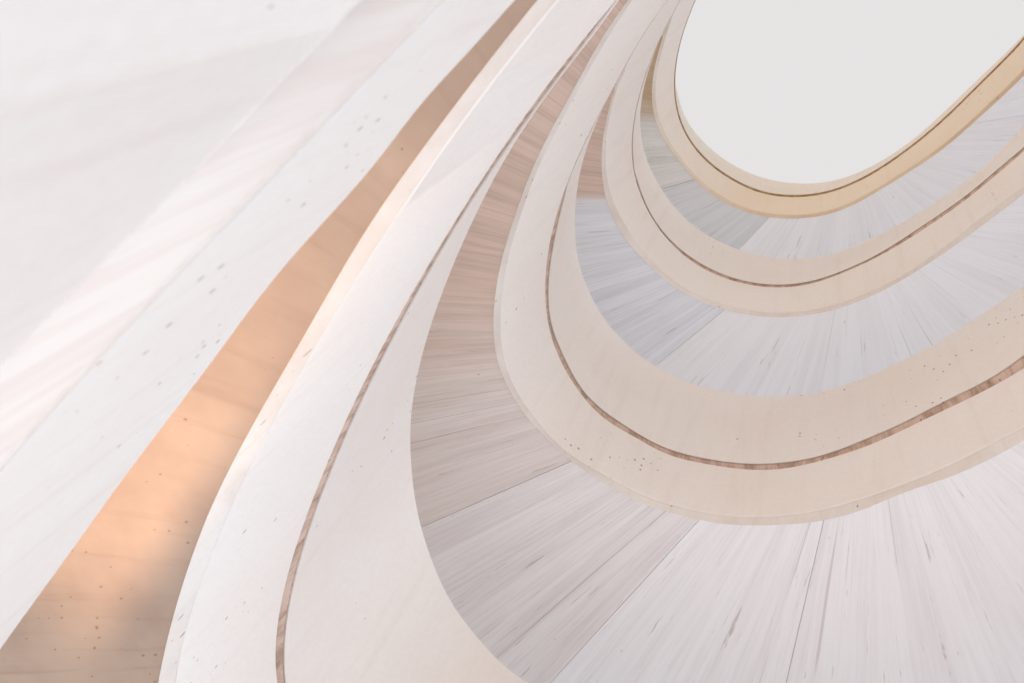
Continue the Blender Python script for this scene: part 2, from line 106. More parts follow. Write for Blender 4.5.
    'G3': (3.247, 3.250, 3.252, 3.255, 3.259, 3.263, 3.267, 3.272, 3.277, 3.282, 3.288, 3.295, 3.301, 3.308, 3.316, 3.323, 3.332, 3.340, 3.349, 3.359, 3.369, 3.379, 3.389, 3.400, 3.411, 3.423, 3.435, 3.447, 3.460, 3.473, 3.486, 3.499, 3.513, 3.527, 3.542, 3.556, 3.571, 3.586, 3.601, 3.616, 3.631, 3.647, 3.662, 3.677, 3.693, 3.708, 3.723, 3.738, 3.753, 3.768, 3.782, 3.796, 3.810, 3.824, 3.837, 3.850, 3.863, 3.876, 3.888, 3.900, 3.912, 3.924, 3.936, 3.948, 3.960, 3.973, 3.986, 3.999, 4.013, 4.028, 4.045, 4.062, 4.080, 4.100, 4.120, 4.141, 4.163, 4.186, 4.209, 4.233, 4.257, 4.281, 4.306, 4.332, 4.359, 4.386, 4.415, 4.445, 4.475, 4.507, 4.540, 4.574, 4.608, 4.642, 4.676, 4.710, 4.744, 4.779, 4.814, 4.849, 4.885, 4.921, 4.956, 4.990, 5.023, 5.053, 5.081, 5.105, 5.126, 5.144, 5.159, 5.172, 5.182, 5.190, 5.195, 5.198, 5.199, 5.198, 5.194, 5.189, 5.180, 5.170, 5.157, 5.141, 5.123, 5.101, 5.077, 5.050, 5.020, 4.986, 4.951, 4.912, 4.872, 4.828, 4.783, 4.735, 4.684, 4.631, 4.575, 4.516, 4.454, 4.388, 4.318, 4.243, 4.163, 4.079, 3.990, 3.897, 3.801, 3.701, 3.601, 3.499, 3.396, 3.294, 3.192, 3.092, 2.993, 2.896, 2.801, 2.708, 2.617, 2.527, 2.440, 2.356, 2.275, 2.199, 2.127, 2.060, 1.997, 1.938, 1.883, 1.832, 1.784, 1.739, 1.697, 1.658, 1.621, 1.586, 1.553, 1.522, 1.492, 1.464, 1.438, 1.413, 1.390, 1.367, 1.346, 1.326, 1.307, 1.289, 1.271, 1.255, 1.239, 1.225, 1.211, 1.197, 1.185, 1.173, 1.161, 1.150, 1.140, 1.130, 1.121, 1.112, 1.104, 1.096, 1.089, 1.082, 1.076, 1.070, 1.064, 1.059, 1.054, 1.049, 1.045, 1.041, 1.038, 1.035, 1.032, 1.030, 1.027, 1.026, 1.024, 1.023, 1.023, 1.022),
    'G4': (3.404, 3.407, 3.411, 3.415, 3.420, 3.425, 3.431, 3.437, 3.444, 3.451, 3.458, 3.466, 3.474, 3.483, 3.492, 3.501, 3.511, 3.522, 3.532, 3.543, 3.555, 3.567, 3.579, 3.591, 3.604, 3.616, 3.629, 3.643, 3.656, 3.669, 3.683, 3.696, 3.709, 3.723, 3.735, 3.748, 3.760, 3.772, 3.784, 3.795, 3.805, 3.814, 3.823, 3.831, 3.838, 3.845, 3.851, 3.856, 3.860, 3.863, 3.866, 3.869, 3.871, 3.873, 3.875, 3.877, 3.879, 3.883, 3.886, 3.891, 3.897, 3.903, 3.912, 3.921, 3.932, 3.944, 3.957, 3.972, 3.988, 4.005, 4.023, 4.043, 4.063, 4.084, 4.105, 4.128, 4.151, 4.174, 4.198, 4.223, 4.248, 4.274, 4.301, 4.328, 4.356, 4.384, 4.414, 4.444, 4.475, 4.506, 4.537, 4.569, 4.600, 4.632, 4.663, 4.693, 4.723, 4.752, 4.781, 4.807, 4.832, 4.856, 4.878, 4.897, 4.915, 4.931, 4.945, 4.958, 4.968, 4.977, 4.985, 4.990, 4.994, 4.996, 4.995, 4.992, 4.987, 4.979, 4.968, 4.955, 4.941, 4.924, 4.907, 4.888, 4.869, 4.849, 4.827, 4.805, 4.780, 4.755, 4.727, 4.697, 4.666, 4.632, 4.596, 4.558, 4.517, 4.472, 4.425, 4.374, 4.320, 4.262, 4.200, 4.136, 4.068, 3.997, 3.924, 3.848, 3.769, 3.688, 3.605, 3.520, 3.434, 3.348, 3.261, 3.174, 3.088, 3.003, 2.918, 2.836, 2.756, 2.679, 2.606, 2.536, 2.470, 2.407, 2.349, 2.294, 2.242, 2.193, 2.147, 2.104, 2.063, 2.024, 1.988, 1.953, 1.920, 1.889, 1.859, 1.831, 1.804, 1.779, 1.755, 1.732, 1.710, 1.689, 1.669, 1.651, 1.633, 1.616, 1.600, 1.585, 1.570, 1.557, 1.544, 1.531, 1.520, 1.509, 1.499, 1.489, 1.480, 1.471, 1.463, 1.456, 1.449, 1.442, 1.436, 1.431, 1.426, 1.421, 1.417, 1.414, 1.411, 1.408, 1.406, 1.404, 1.402, 1.402, 1.401, 1.401, 1.401, 1.402, 1.403, 1.404, 1.406, 1.407),
    'T0': (6.725, 6.752, 6.813, 6.909, 7.039, 7.200, 7.384, 7.577, 7.761, 7.910, 7.995, 7.988, 7.866, 7.613, 7.228, 6.725, 6.132, 5.492, 4.860, 4.293, 3.846, 3.492, 3.179, 2.907, 2.685, 2.507, 2.351, 2.198, 2.044, 1.897, 1.773, 1.674, 1.596, 1.530, 1.471, 1.414, 1.358, 1.302, 1.249, 1.200, 1.156, 1.117, 1.082, 1.049, 1.019, 0.990, 0.964, 0.940, 0.917, 0.896, 0.877, 0.858, 0.841, 0.824, 0.809, 0.795, 0.781, 0.768, 0.756, 0.745, 0.734, 0.724, 0.714, 0.705, 0.697, 0.689, 0.681, 0.674, 0.667, 0.660, 0.654, 0.649, 0.643, 0.638, 0.633, 0.629, 0.625, 0.621, 0.617, 0.613, 0.610, 0.607, 0.605, 0.602, 0.600, 0.599, 0.598, 0.597),
    'T1': (4.368, 4.381, 4.393, 4.406, 4.419, 4.431, 4.444, 4.457, 4.469, 4.482, 4.494, 4.507, 4.520, 4.532, 4.545, 4.558, 4.570, 4.583, 4.596, 4.609, 4.622, 4.635, 4.647, 4.660, 4.674, 4.687, 4.700, 4.713, 4.727, 4.741, 4.754, 4.768, 4.783, 4.797, 4.812, 4.826, 4.842, 4.857, 4.873, 4.889, 4.906, 4.923, 4.940, 4.958, 4.977, 4.996, 5.016, 5.036, 5.058, 5.080, 5.103, 5.126, 5.151, 5.177, 5.204, 5.232, 5.261, 5.292, 5.324, 5.358, 5.393, 5.430, 5.468, 5.509, 5.551, 5.594, 5.640, 5.688, 5.738, 5.789, 5.843, 5.898, 5.956, 6.016, 6.077, 6.140, 6.205, 6.272, 6.340, 6.409, 6.480, 6.551, 6.623, 6.696, 6.768, 6.840, 6.911, 6.981, 7.049, 7.115, 7.179, 7.240, 7.298, 7.351, 7.401, 7.446, 7.486, 7.520, 7.549, 7.573, 7.590, 7.601, 7.606, 7.605, 7.599, 7.586, 7.568, 7.545, 7.518, 7.486, 7.451, 7.413, 7.373, 7.333, 7.292, 7.252, 7.213, 7.177, 7.144, 7.114, 7.089, 7.069, 7.052, 7.039, 7.029, 7.018, 7.004, 6.982, 6.948, 6.903, 6.850, 6.792, 6.732, 6.667, 6.592, 6.506, 6.411, 6.309, 6.204, 6.095, 5.982, 5.860, 5.732, 5.599, 5.466, 5.327, 5.178, 5.017, 4.846, 4.669, 4.487, 4.305, 4.124, 3.948, 3.778, 3.614, 3.457, 3.307, 3.161, 3.020, 2.883, 2.750, 2.620, 2.493, 2.371, 2.254, 2.143, 2.040, 1.945, 1.860, 1.785, 1.720, 1.661, 1.608, 1.558, 1.512, 1.469, 1.448, 1.404, 1.362, 1.326, 1.296, 1.267, 1.234, 1.203, 1.174, 1.146, 1.121, 1.097, 1.074, 1.053, 1.032, 1.013, 0.995, 0.978, 0.962, 0.947, 0.932, 0.919, 0.906, 0.893, 0.881, 0.870, 0.860, 0.850, 0.840, 0.831, 0.823, 0.815, 0.807, 0.800, 0.793, 0.787, 0.780, 0.775, 0.769, 0.764, 0.759, 0.755, 0.751, 0.747, 0.743, 0.740, 0.737, 0.735, 0.734),
    'T2': (3.535, 3.541, 3.547, 3.553, 3.559, 3.566, 3.572, 3.578, 3.585, 3.592, 3.598, 3.605, 3.612, 3.619, 3.626, 3.633, 3.641, 3.648, 3.656, 3.663, 3.671, 3.679, 3.687, 3.695, 3.703, 3.711, 3.719, 3.728, 3.737, 3.745, 3.754, 3.763, 3.772, 3.782, 3.791, 3.801, 3.811, 3.821, 3.831, 3.841, 3.851, 3.862, 3.873, 3.884, 3.895, 3.907, 3.919, 3.931, 3.943, 3.955, 3.968, 3.981, 3.995, 4.008, 4.022, 4.037, 4.051, 4.066, 4.082, 4.098, 4.114, 4.131, 4.148, 4.166, 4.184, 4.202, 4.222, 4.241, 4.262, 4.283, 4.304, 4.326, 4.349, 4.373, 4.397, 4.422, 4.448, 4.475, 4.502, 4.531, 4.560, 4.591, 4.622, 4.654, 4.687, 4.720, 4.754, 4.788, 4.823, 4.858, 4.893, 4.929, 4.965, 5.001, 5.038, 5.076, 5.115, 5.154, 5.194, 5.234, 5.274, 5.313, 5.350, 5.384, 5.415, 5.443, 5.469, 5.494, 5.516, 5.536, 5.554, 5.570, 5.584, 5.596, 5.606, 5.613, 5.618, 5.621, 5.624, 5.626, 5.626, 5.621, 5.611, 5.598, 5.583, 5.568, 5.551, 5.529, 5.502, 5.470, 5.435, 5.400, 5.362, 5.320, 5.273, 5.221, 5.164, 5.105, 5.043, 4.978, 4.907, 4.830, 4.746, 4.653, 4.556, 4.456, 4.353, 4.248, 4.139, 4.026, 3.908, 3.785, 3.656, 3.522, 3.387, 3.252, 3.123, 3.002, 2.887, 2.779, 2.672, 2.565, 2.463, 2.364, 2.266, 2.171, 2.080, 1.995, 1.916, 1.842, 1.773, 1.710, 1.651, 1.598, 1.548, 1.502, 1.459, 1.418, 1.381, 1.346, 1.313, 1.282, 1.253, 1.226, 1.200, 1.176, 1.153, 1.131, 1.111, 1.091, 1.073, 1.056, 1.039, 1.024, 1.009, 0.995, 0.981, 0.969, 0.956, 0.945, 0.934, 0.924, 0.914, 0.905, 0.896, 0.887, 0.879, 0.872, 0.865, 0.858, 0.852, 0.846, 0.840, 0.835, 0.830, 0.825, 0.821, 0.817, 0.813, 0.809, 0.806, 0.803, 0.801, 0.799, 0.797, 0.796),
    'T3': (3.387, 3.390, 3.393, 3.397, 3.401, 3.405, 3.409, 3.414, 3.419, 3.424, 3.429, 3.435, 3.441, 3.447, 3.454, 3.461, 3.468, 3.475, 3.483, 3.491, 3.499, 3.508, 3.517, 3.526, 3.535, 3.545, 3.555, 3.565, 3.576, 3.587, 3.598, 3.609, 3.621, 3.633, 3.645, 3.658, 3.671, 3.684, 3.697, 3.711, 3.725, 3.740, 3.754, 3.769, 3.785, 3.800, 3.816, 3.832, 3.848, 3.865, 3.882, 3.899, 3.917, 3.935, 3.953, 3.971, 3.990, 4.009, 4.028, 4.048, 4.068, 4.088, 4.109, 4.130, 4.151, 4.173, 4.194, 4.217, 4.239, 4.261, 4.284, 4.306, 4.328, 4.350, 4.371, 4.392, 4.414, 4.435, 4.457, 4.479, 4.502, 4.525, 4.549, 4.574, 4.600, 4.626, 4.652, 4.680, 4.707, 4.735, 4.763, 4.792, 4.821, 4.851, 4.882, 4.913, 4.944, 4.976, 5.007, 5.038, 5.067, 5.095, 5.121, 5.145, 5.166, 5.185, 5.200, 5.213, 5.224, 5.232, 5.237, 5.241, 5.243, 5.243, 5.242, 5.239, 5.235, 5.230, 5.222, 5.214, 5.203, 5.191, 5.177, 5.162, 5.144, 5.124, 5.102, 5.078, 5.051, 5.021, 4.989, 4.954, 4.916, 4.877, 4.836, 4.794, 4.750, 4.706, 4.660, 4.612, 4.562, 4.509, 4.454, 4.395, 4.332, 4.265, 4.194, 4.118, 4.038, 3.953, 3.865, 3.772, 3.677, 3.578, 3.476, 3.373, 3.272, 3.174, 3.080, 2.999, 2.906, 2.826, 2.751, 2.659, 2.568, 2.482, 2.400, 2.324, 2.252, 2.186, 2.124, 2.066, 2.012, 1.961, 1.914, 1.869, 1.827, 1.788, 1.750, 1.715, 1.682, 1.650, 1.621, 1.592, 1.566, 1.540, 1.516, 1.494, 1.472, 1.451, 1.432, 1.413, 1.396, 1.379, 1.363, 1.348, 1.333, 1.320, 1.307, 1.294, 1.283, 1.272, 1.261, 1.251, 1.242, 1.233, 1.225, 1.217, 1.210, 1.203, 1.196, 1.190, 1.185, 1.180, 1.175, 1.170, 1.167, 1.163, 1.160, 1.157, 1.154, 1.152, 1.151, 1.150, 1.149, 1.148),
    'T4': (3.618, 3.627, 3.636, 3.645, 3.654, 3.664, 3.674, 3.684, 3.695, 3.706, 3.718, 3.730, 3.742, 3.754, 3.767, 3.780, 3.793, 3.807, 3.821, 3.835, 3.849, 3.864, 3.878, 3.893, 3.908, 3.923, 3.938, 3.953, 3.968, 3.983, 3.997, 4.012, 4.026, 4.039, 4.052, 4.065, 4.076, 4.088, 4.098, 4.107, 4.115, 4.123, 4.129, 4.134, 4.138, 4.141, 4.143, 4.144, 4.144, 4.143, 4.142, 4.140, 4.138, 4.136, 4.134, 4.133, 4.132, 4.133, 4.134, 4.137, 4.141, 4.146, 4.153, 4.161, 4.171, 4.182, 4.194, 4.208, 4.224, 4.240, 4.258, 4.277, 4.298, 4.319, 4.342, 4.366, 4.391, 4.417, 4.444, 4.472, 4.501, 4.530, 4.559, 4.588, 4.618, 4.647, 4.676, 4.705, 4.734, 4.762, 4.790, 4.818, 4.846, 4.873, 4.899, 4.925, 4.949, 4.972, 4.994, 5.014, 5.032, 5.048, 5.062, 5.074, 5.085, 5.093, 5.101, 5.106, 5.110, 5.113, 5.115, 5.115, 5.114, 5.111, 5.107, 5.102, 5.095, 5.087, 5.077, 5.066, 5.054, 5.040, 5.025, 5.008, 4.990, 4.971, 4.950, 4.929, 4.906, 4.882, 4.858, 4.832, 4.805, 4.777, 4.747, 4.716, 4.682, 4.646, 4.608, 4.565, 4.519, 4.467, 4.410, 4.352, 4.293, 4.235, 4.179, 4.124, 4.087, 4.020, 3.972, 3.887, 3.792, 3.696, 3.600, 3.504, 3.409, 3.315, 3.221, 3.130, 3.041, 2.957, 2.876, 2.798, 2.725, 2.656, 2.592, 2.531, 2.474, 2.420, 2.369, 2.321, 2.276, 2.233, 2.192, 2.154, 2.117, 2.083, 2.050, 2.019, 1.989, 1.961, 1.934, 1.909, 1.885, 1.862, 1.840, 1.820, 1.800, 1.781, 1.763, 1.747, 1.731, 1.715, 1.701, 1.687, 1.675, 1.662, 1.651, 1.640, 1.630, 1.621, 1.612, 1.603, 1.596, 1.588, 1.582, 1.576, 1.570, 1.565, 1.561, 1.557, 1.553, 1.550, 1.547, 1.545, 1.544, 1.543, 1.542, 1.542, 1.542, 1.543, 1.544, 1.545, 1.547, 1.548),
    'g0': (7.510, 7.448, 7.376, 7.293, 7.198, 7.091, 6.969, 6.832, 6.680, 6.511, 6.325, 6.122, 5.901, 5.664, 5.413, 5.148, 4.872, 4.588, 4.300, 4.011, 3.724, 3.443, 3.171, 2.912, 2.668, 2.441, 2.232, 2.042, 1.872, 1.720, 1.586, 1.469, 1.367, 1.279, 1.203, 1.137, 1.080, 1.029, 0.984, 0.944, 0.907, 0.873, 0.842, 0.813, 0.787, 0.764, 0.743, 0.723, 0.704, 0.686, 0.670, 0.655, 0.641, 0.628, 0.616, 0.604, 0.593, 0.583, 0.574, 0.565, 0.557, 0.549, 0.542, 0.535, 0.528, 0.522, 0.517, 0.511, 0.506, 0.501, 0.497, 0.493, 0.489, 0.485, 0.482, 0.478, 0.475, 0.473, 0.470, 0.468, 0.466, 0.464, 0.462, 0.460, 0.459, 0.458, 0.458, 0.458),
    'g1': (3.926, 3.937, 3.947, 3.958, 3.968, 3.979, 3.990, 4.001, 4.012, 4.023, 4.034, 4.045, 4.057, 4.069, 4.080, 4.092, 4.104, 4.116, 4.128, 4.141, 4.153, 4.166, 4.179, 4.192, 4.205, 4.218, 4.231, 4.245, 4.259, 4.273, 4.287, 4.301, 4.315, 4.330, 4.345, 4.360, 4.375, 4.391, 4.407, 4.423, 4.439, 4.456, 4.473, 4.490, 4.507, 4.525, 4.543, 4.562, 4.581, 4.600, 4.620, 4.640, 4.661, 4.682, 4.704, 4.726, 4.749, 4.772, 4.796, 4.821, 4.846, 4.872, 4.898, 4.925, 4.953, 4.982, 5.012, 5.042, 5.073, 5.104, 5.137, 5.170, 5.204, 5.239, 5.274, 5.311, 5.347, 5.385, 5.423, 5.462, 5.501, 5.541, 5.581, 5.621, 5.662, 5.702, 5.743, 5.783, 5.824, 5.864, 5.904, 5.943, 5.981, 6.019, 6.056, 6.092, 6.128, 6.162, 6.195, 6.227, 6.258, 6.288, 6.317, 6.345, 6.372, 6.398, 6.423, 6.448, 6.473, 6.497, 6.522, 6.546, 6.572, 6.599, 6.627, 6.657, 6.689, 6.724, 6.761, 6.802, 6.847, 6.894, 6.946, 7.001, 7.059, 7.120, 7.170, 7.222, 7.276, 7.331, 7.384, 7.435, 7.482, 7.523, 7.554, 7.572, 7.574, 7.556, 7.512, 7.414, 7.281, 7.113, 6.909, 6.670, 6.399, 6.101, 5.783, 5.455, 5.127, 4.808, 4.503, 4.215, 3.947, 3.698, 3.469, 3.257, 3.061, 2.879, 2.711, 2.554, 2.408, 2.272, 2.147, 2.032, 1.926, 1.829, 1.741, 1.660, 1.587, 1.521, 1.463, 1.411, 1.363, 1.319, 1.278, 1.240, 1.203, 1.163, 1.126, 1.091, 1.059, 1.029, 1.001, 0.975, 0.951, 0.928, 0.907, 0.887, 0.868, 0.851, 0.834, 0.818, 0.803, 0.789, 0.776, 0.764, 0.752, 0.741, 0.730, 0.720, 0.710, 0.701, 0.693, 0.685, 0.677, 0.669, 0.663, 0.656, 0.650, 0.644, 0.638, 0.633, 0.628, 0.623, 0.619, 0.615, 0.611, 0.607, 0.604, 0.601, 0.598, 0.595, 0.593, 0.591, 0.590, 0.589),
    'g2': (3.393, 3.411, 3.423, 3.422, 3.422, 3.422, 3.422, 3.423, 3.424, 3.426, 3.428, 3.431, 3.434, 3.437, 3.441, 3.445, 3.449, 3.454, 3.460, 3.465, 3.471, 3.478, 3.485, 3.493, 3.500, 3.509, 3.518, 3.527, 3.536, 3.546, 3.557, 3.568, 3.579, 3.591, 3.603, 3.615, 3.629, 3.642, 3.656, 3.670, 3.685, 3.701, 3.716, 3.733, 3.749, 3.766, 3.784, 3.802, 3.809, 3.815, 3.821, 3.828, 3.836, 3.844, 3.854, 3.864, 3.875, 3.887, 3.901, 3.915, 3.931, 3.948, 3.967, 3.987, 4.009, 4.032, 4.057, 4.083, 4.111, 4.140, 4.171, 4.203, 4.236, 4.271, 4.307, 4.343, 4.381, 4.419, 4.457, 4.495, 4.532, 4.569, 4.604, 4.638, 4.669, 4.700, 4.729, 4.758, 4.788, 4.821, 4.856, 4.894, 4.935, 4.978, 5.021, 5.064, 5.107, 5.150, 5.194, 5.240, 5.288, 5.336, 5.383, 5.428, 5.470, 5.508, 5.543, 5.576, 5.605, 5.633, 5.658, 5.680, 5.699, 5.716, 5.731, 5.743, 5.755, 5.765, 5.775, 5.781, 5.783, 5.780, 5.770, 5.756, 5.740, 5.723, 5.705, 5.687, 5.668, 5.645, 5.617, 5.581, 5.535, 5.479, 5.416, 5.348, 5.281, 5.213, 5.142, 5.062, 4.969, 4.859, 4.737, 4.605, 4.463, 4.316, 4.168, 4.023, 3.883, 3.750, 3.635, 3.476, 3.317, 3.159, 3.005, 2.858, 2.722, 2.596, 2.482, 2.378, 2.281, 2.190, 2.104, 2.019, 1.936, 1.854, 1.777, 1.705, 1.637, 1.574, 1.516, 1.462, 1.412, 1.367, 1.324, 1.285, 1.248, 1.214, 1.182, 1.152, 1.124, 1.098, 1.073, 1.050, 1.028, 1.007, 0.988, 0.970, 0.952, 0.936, 0.920, 0.905, 0.891, 0.878, 0.865, 0.853, 0.842, 0.831, 0.821, 0.811, 0.802, 0.793, 0.785, 0.777, 0.770, 0.762, 0.756, 0.749, 0.743, 0.738, 0.732, 0.727, 0.722, 0.718, 0.714, 0.710, 0.706, 0.703, 0.700, 0.697, 0.694, 0.692, 0.690, 0.688, 0.687, 0.686),
    'g3': (3.242, 3.244, 3.245, 3.247, 3.250, 3.253, 3.257, 3.261, 3.265, 3.270, 3.276, 3.282, 3.288, 3.295, 3.302, 3.310, 3.319, 3.327, 3.337, 3.346, 3.357, 3.367, 3.378, 3.390, 3.402, 3.414, 3.427, 3.440, 3.454, 3.467, 3.482, 3.496, 3.511, 3.526, 3.542, 3.557, 3.573, 3.589, 3.605, 3.622, 3.638, 3.654, 3.671, 3.687, 3.703, 3.719, 3.734, 3.750, 3.765, 3.779, 3.793, 3.807, 3.821, 3.833, 3.846, 3.858, 3.869, 3.880, 3.891, 3.901, 3.911, 3.921, 3.931, 3.941, 3.951, 3.962, 3.973, 3.985, 3.998, 4.012, 4.028, 4.045, 4.063, 4.083, 4.104, 4.125, 4.147, 4.170, 4.193, 4.216, 4.239, 4.263, 4.287, 4.313, 4.339, 4.366, 4.395, 4.426, 4.458, 4.492, 4.528, 4.564, 4.601, 4.638, 4.675, 4.711, 4.747, 4.782, 4.817, 4.852, 4.887, 4.922, 4.956, 4.989, 5.020, 5.049, 5.075, 5.099, 5.119, 5.137, 5.152, 5.165, 5.175, 5.182, 5.188, 5.191, 5.191, 5.189, 5.185, 5.179, 5.170, 5.158, 5.145, 5.129, 5.111, 5.091, 5.069, 5.044, 5.017, 4.987, 4.954, 4.918, 4.879, 4.836, 4.789, 4.740, 4.687, 4.631, 4.573, 4.513, 4.453, 4.394, 4.331, 4.247, 4.168, 4.083, 3.994, 3.901, 3.804, 3.705, 3.604, 3.502, 3.400, 3.297, 3.195, 3.095, 2.996, 2.899, 2.804, 2.711, 2.619, 2.530, 2.442, 2.358, 2.278, 2.202, 2.129, 2.062, 1.999, 1.940, 1.885, 1.834, 1.786, 1.741, 1.699, 1.659, 1.622, 1.587, 1.554, 1.523, 1.494, 1.466, 1.439, 1.415, 1.391, 1.368, 1.347, 1.327, 1.308, 1.290, 1.272, 1.256, 1.240, 1.226, 1.212, 1.198, 1.186, 1.173, 1.162, 1.151, 1.141, 1.131, 1.122, 1.113, 1.105, 1.097, 1.090, 1.083, 1.076, 1.070, 1.065, 1.059, 1.055, 1.050, 1.046, 1.042, 1.039, 1.035, 1.033, 1.030, 1.028, 1.026, 1.025, 1.024, 1.023, 1.023),
    'g4': (3.394, 3.397, 3.401, 3.405, 3.410, 3.415, 3.421, 3.427, 3.434, 3.440, 3.448, 3.456, 3.464, 3.473, 3.482, 3.491, 3.501, 3.511, 3.522, 3.533, 3.544, 3.556, 3.568, 3.580, 3.593, 3.606, 3.619, 3.632, 3.645, 3.658, 3.672, 3.685, 3.698, 3.711, 3.724, 3.737, 3.749, 3.761, 3.772, 3.783, 3.793, 3.803, 3.811, 3.819, 3.827, 3.833, 3.839, 3.844, 3.848, 3.851, 3.854, 3.857, 3.859, 3.861, 3.863, 3.865, 3.867, 3.870, 3.874, 3.879, 3.885, 3.891, 3.899, 3.909, 3.920, 3.932, 3.945, 3.960, 3.975, 3.993, 4.011, 4.030, 4.050, 4.071, 4.092, 4.115, 4.138, 4.161, 4.185, 4.209, 4.235, 4.260, 4.287, 4.314, 4.342, 4.371, 4.400, 4.430, 4.460, 4.491, 4.522, 4.554, 4.585, 4.617, 4.648, 4.678, 4.708, 4.737, 4.765, 4.792, 4.817, 4.840, 4.862, 4.881, 4.899, 4.915, 4.929, 4.941, 4.952, 4.961, 4.969, 4.974, 4.978, 4.979, 4.979, 4.976, 4.970, 4.962, 4.952, 4.939, 4.924, 4.908, 4.891, 4.872, 4.853, 4.833, 4.811, 4.789, 4.764, 4.739, 4.711, 4.682, 4.650, 4.617, 4.581, 4.543, 4.502, 4.457, 4.410, 4.359, 4.305, 4.247, 4.186, 4.122, 4.054, 3.984, 3.911, 3.834, 3.756, 3.675, 3.593, 3.508, 3.423, 3.336, 3.250, 3.163, 3.078, 2.992, 2.908, 2.826, 2.746, 2.670, 2.597, 2.527, 2.461, 2.399, 2.341, 2.286, 2.234, 2.186, 2.140, 2.097, 2.056, 2.017, 1.981, 1.946, 1.913, 1.882, 1.852, 1.824, 1.798, 1.773, 1.748, 1.726, 1.704, 1.683, 1.664, 1.645, 1.627, 1.610, 1.594, 1.579, 1.565, 1.551, 1.538, 1.526, 1.515, 1.504, 1.493, 1.484, 1.474, 1.466, 1.458, 1.450, 1.444, 1.437, 1.431, 1.426, 1.421, 1.416, 1.412, 1.409, 1.406, 1.403, 1.401, 1.399, 1.397, 1.397, 1.396, 1.396, 1.396, 1.397, 1.398, 1.399, 1.401, 1.402),
}
STOREY = 4.5
PITCH = STOREY / 360.0
RISE = {'B': 0.0, 'C': 0.09, 'G': 1.0, 'g': 1.09, 'T': 2.6}

class Edge:
    """one edge line of a ramp as a smooth curve over the bearing"""
    def __init__(self, key):
        self.rho = np.array(PLAN[key]); self.n = len(self.rho)
        self.deg = 205.0 - (self.n - 1) + np.arange(self.n)
        self.z0 = STOREY * int(key[1]) + RISE[key[0]]
    def at(self, deg):
        # Catmull-Rom through the one-degree samples
        x = np.clip(np.asarray(deg, float) - self.deg[0], 0, self.n - 1)
        i = np.clip(x.astype(int), 0, self.n - 2); t = x - i
        p = lambda j: self.rho[np.clip(j, 0, self.n - 1)]
        a, b, c, d = p(i - 1), p(i), p(i + 1), p(i + 2)
        r = .5 * (2*b + (c - a)*t + (2*a - 5*b + 4*c - d)*t*t + (3*b - a - 3*c + d)*t**3)
        th = np.radians(deg)
        return np.stack([r*np.cos(th), r*np.sin(th), self.z0 + PITCH*(np.asarray(deg) - 100.0)], 1)

# ---------------------------------------------------------------- mesh helpers
def link(name, me, mat, parent=None):
    o = bpy.data.objects.new(name, me)
    scene.collection.objects.link(o)
    me.materials.append(mat)
    if parent: o.parent = parent
    return o
def sweep(name, rings, mat, parent, u=None, v=None, smooth=True, sharp=0.5, closed=True):
    """rings: list of arrays (n,3), the corner lines of the cross-section in order; closed cross-section with end caps.
    u: arc length per sample (m); v: distance across per ring (m)"""
    m_ = len(rings); n = len(rings[0])
    verts = np.stack(rings, 1).reshape(-1, 3)
    faces = []; uvs = []
    if v is None: v = list(range(m_ + 1))
    segs = m_ if closed else m_ - 1
    for i in range(n - 1):
        for j in range(segs):
            k = (j + 1) % m_
            faces.append((i*m_ + j, i*m_ + k, (i+1)*m_ + k, (i+1)*m_ + j))
            uvs += [(u[i], v[j]), (u[i], v[j+1]), (u[i+1], v[j+1]), (u[i+1], v[j])]
    if closed:
        for f in (tuple(range(m_))[::-1], tuple((n-1)*m_ + j for j in range(m_))):
            faces.append(f); uvs += [(0, 0)]*m_
    me = bpy.data.meshes.new(name)
    me.from_pydata(verts.tolist(), [], faces)
    uvl = me.uv_layers.new(name='UVMap')
    uvl.data.foreach_set('uv', np.array(uvs, float).ravel())
    me.polygons.foreach_set('use_smooth', [smooth]*len(me.polygons))
    me.update()
    if closed:
        import bmesh
        bm = bmesh.new(); bm.from_mesh(me); bmesh.ops.recalc_face_normals(bm, faces=bm.faces[:])
        for e in bm.edges:
            if len(e.link_faces) == 2 and e.calc_face_angle(0) > sharp: e.smooth = False
        bm.to_mesh(me); bm.free()
    return link(name, me, mat, parent)

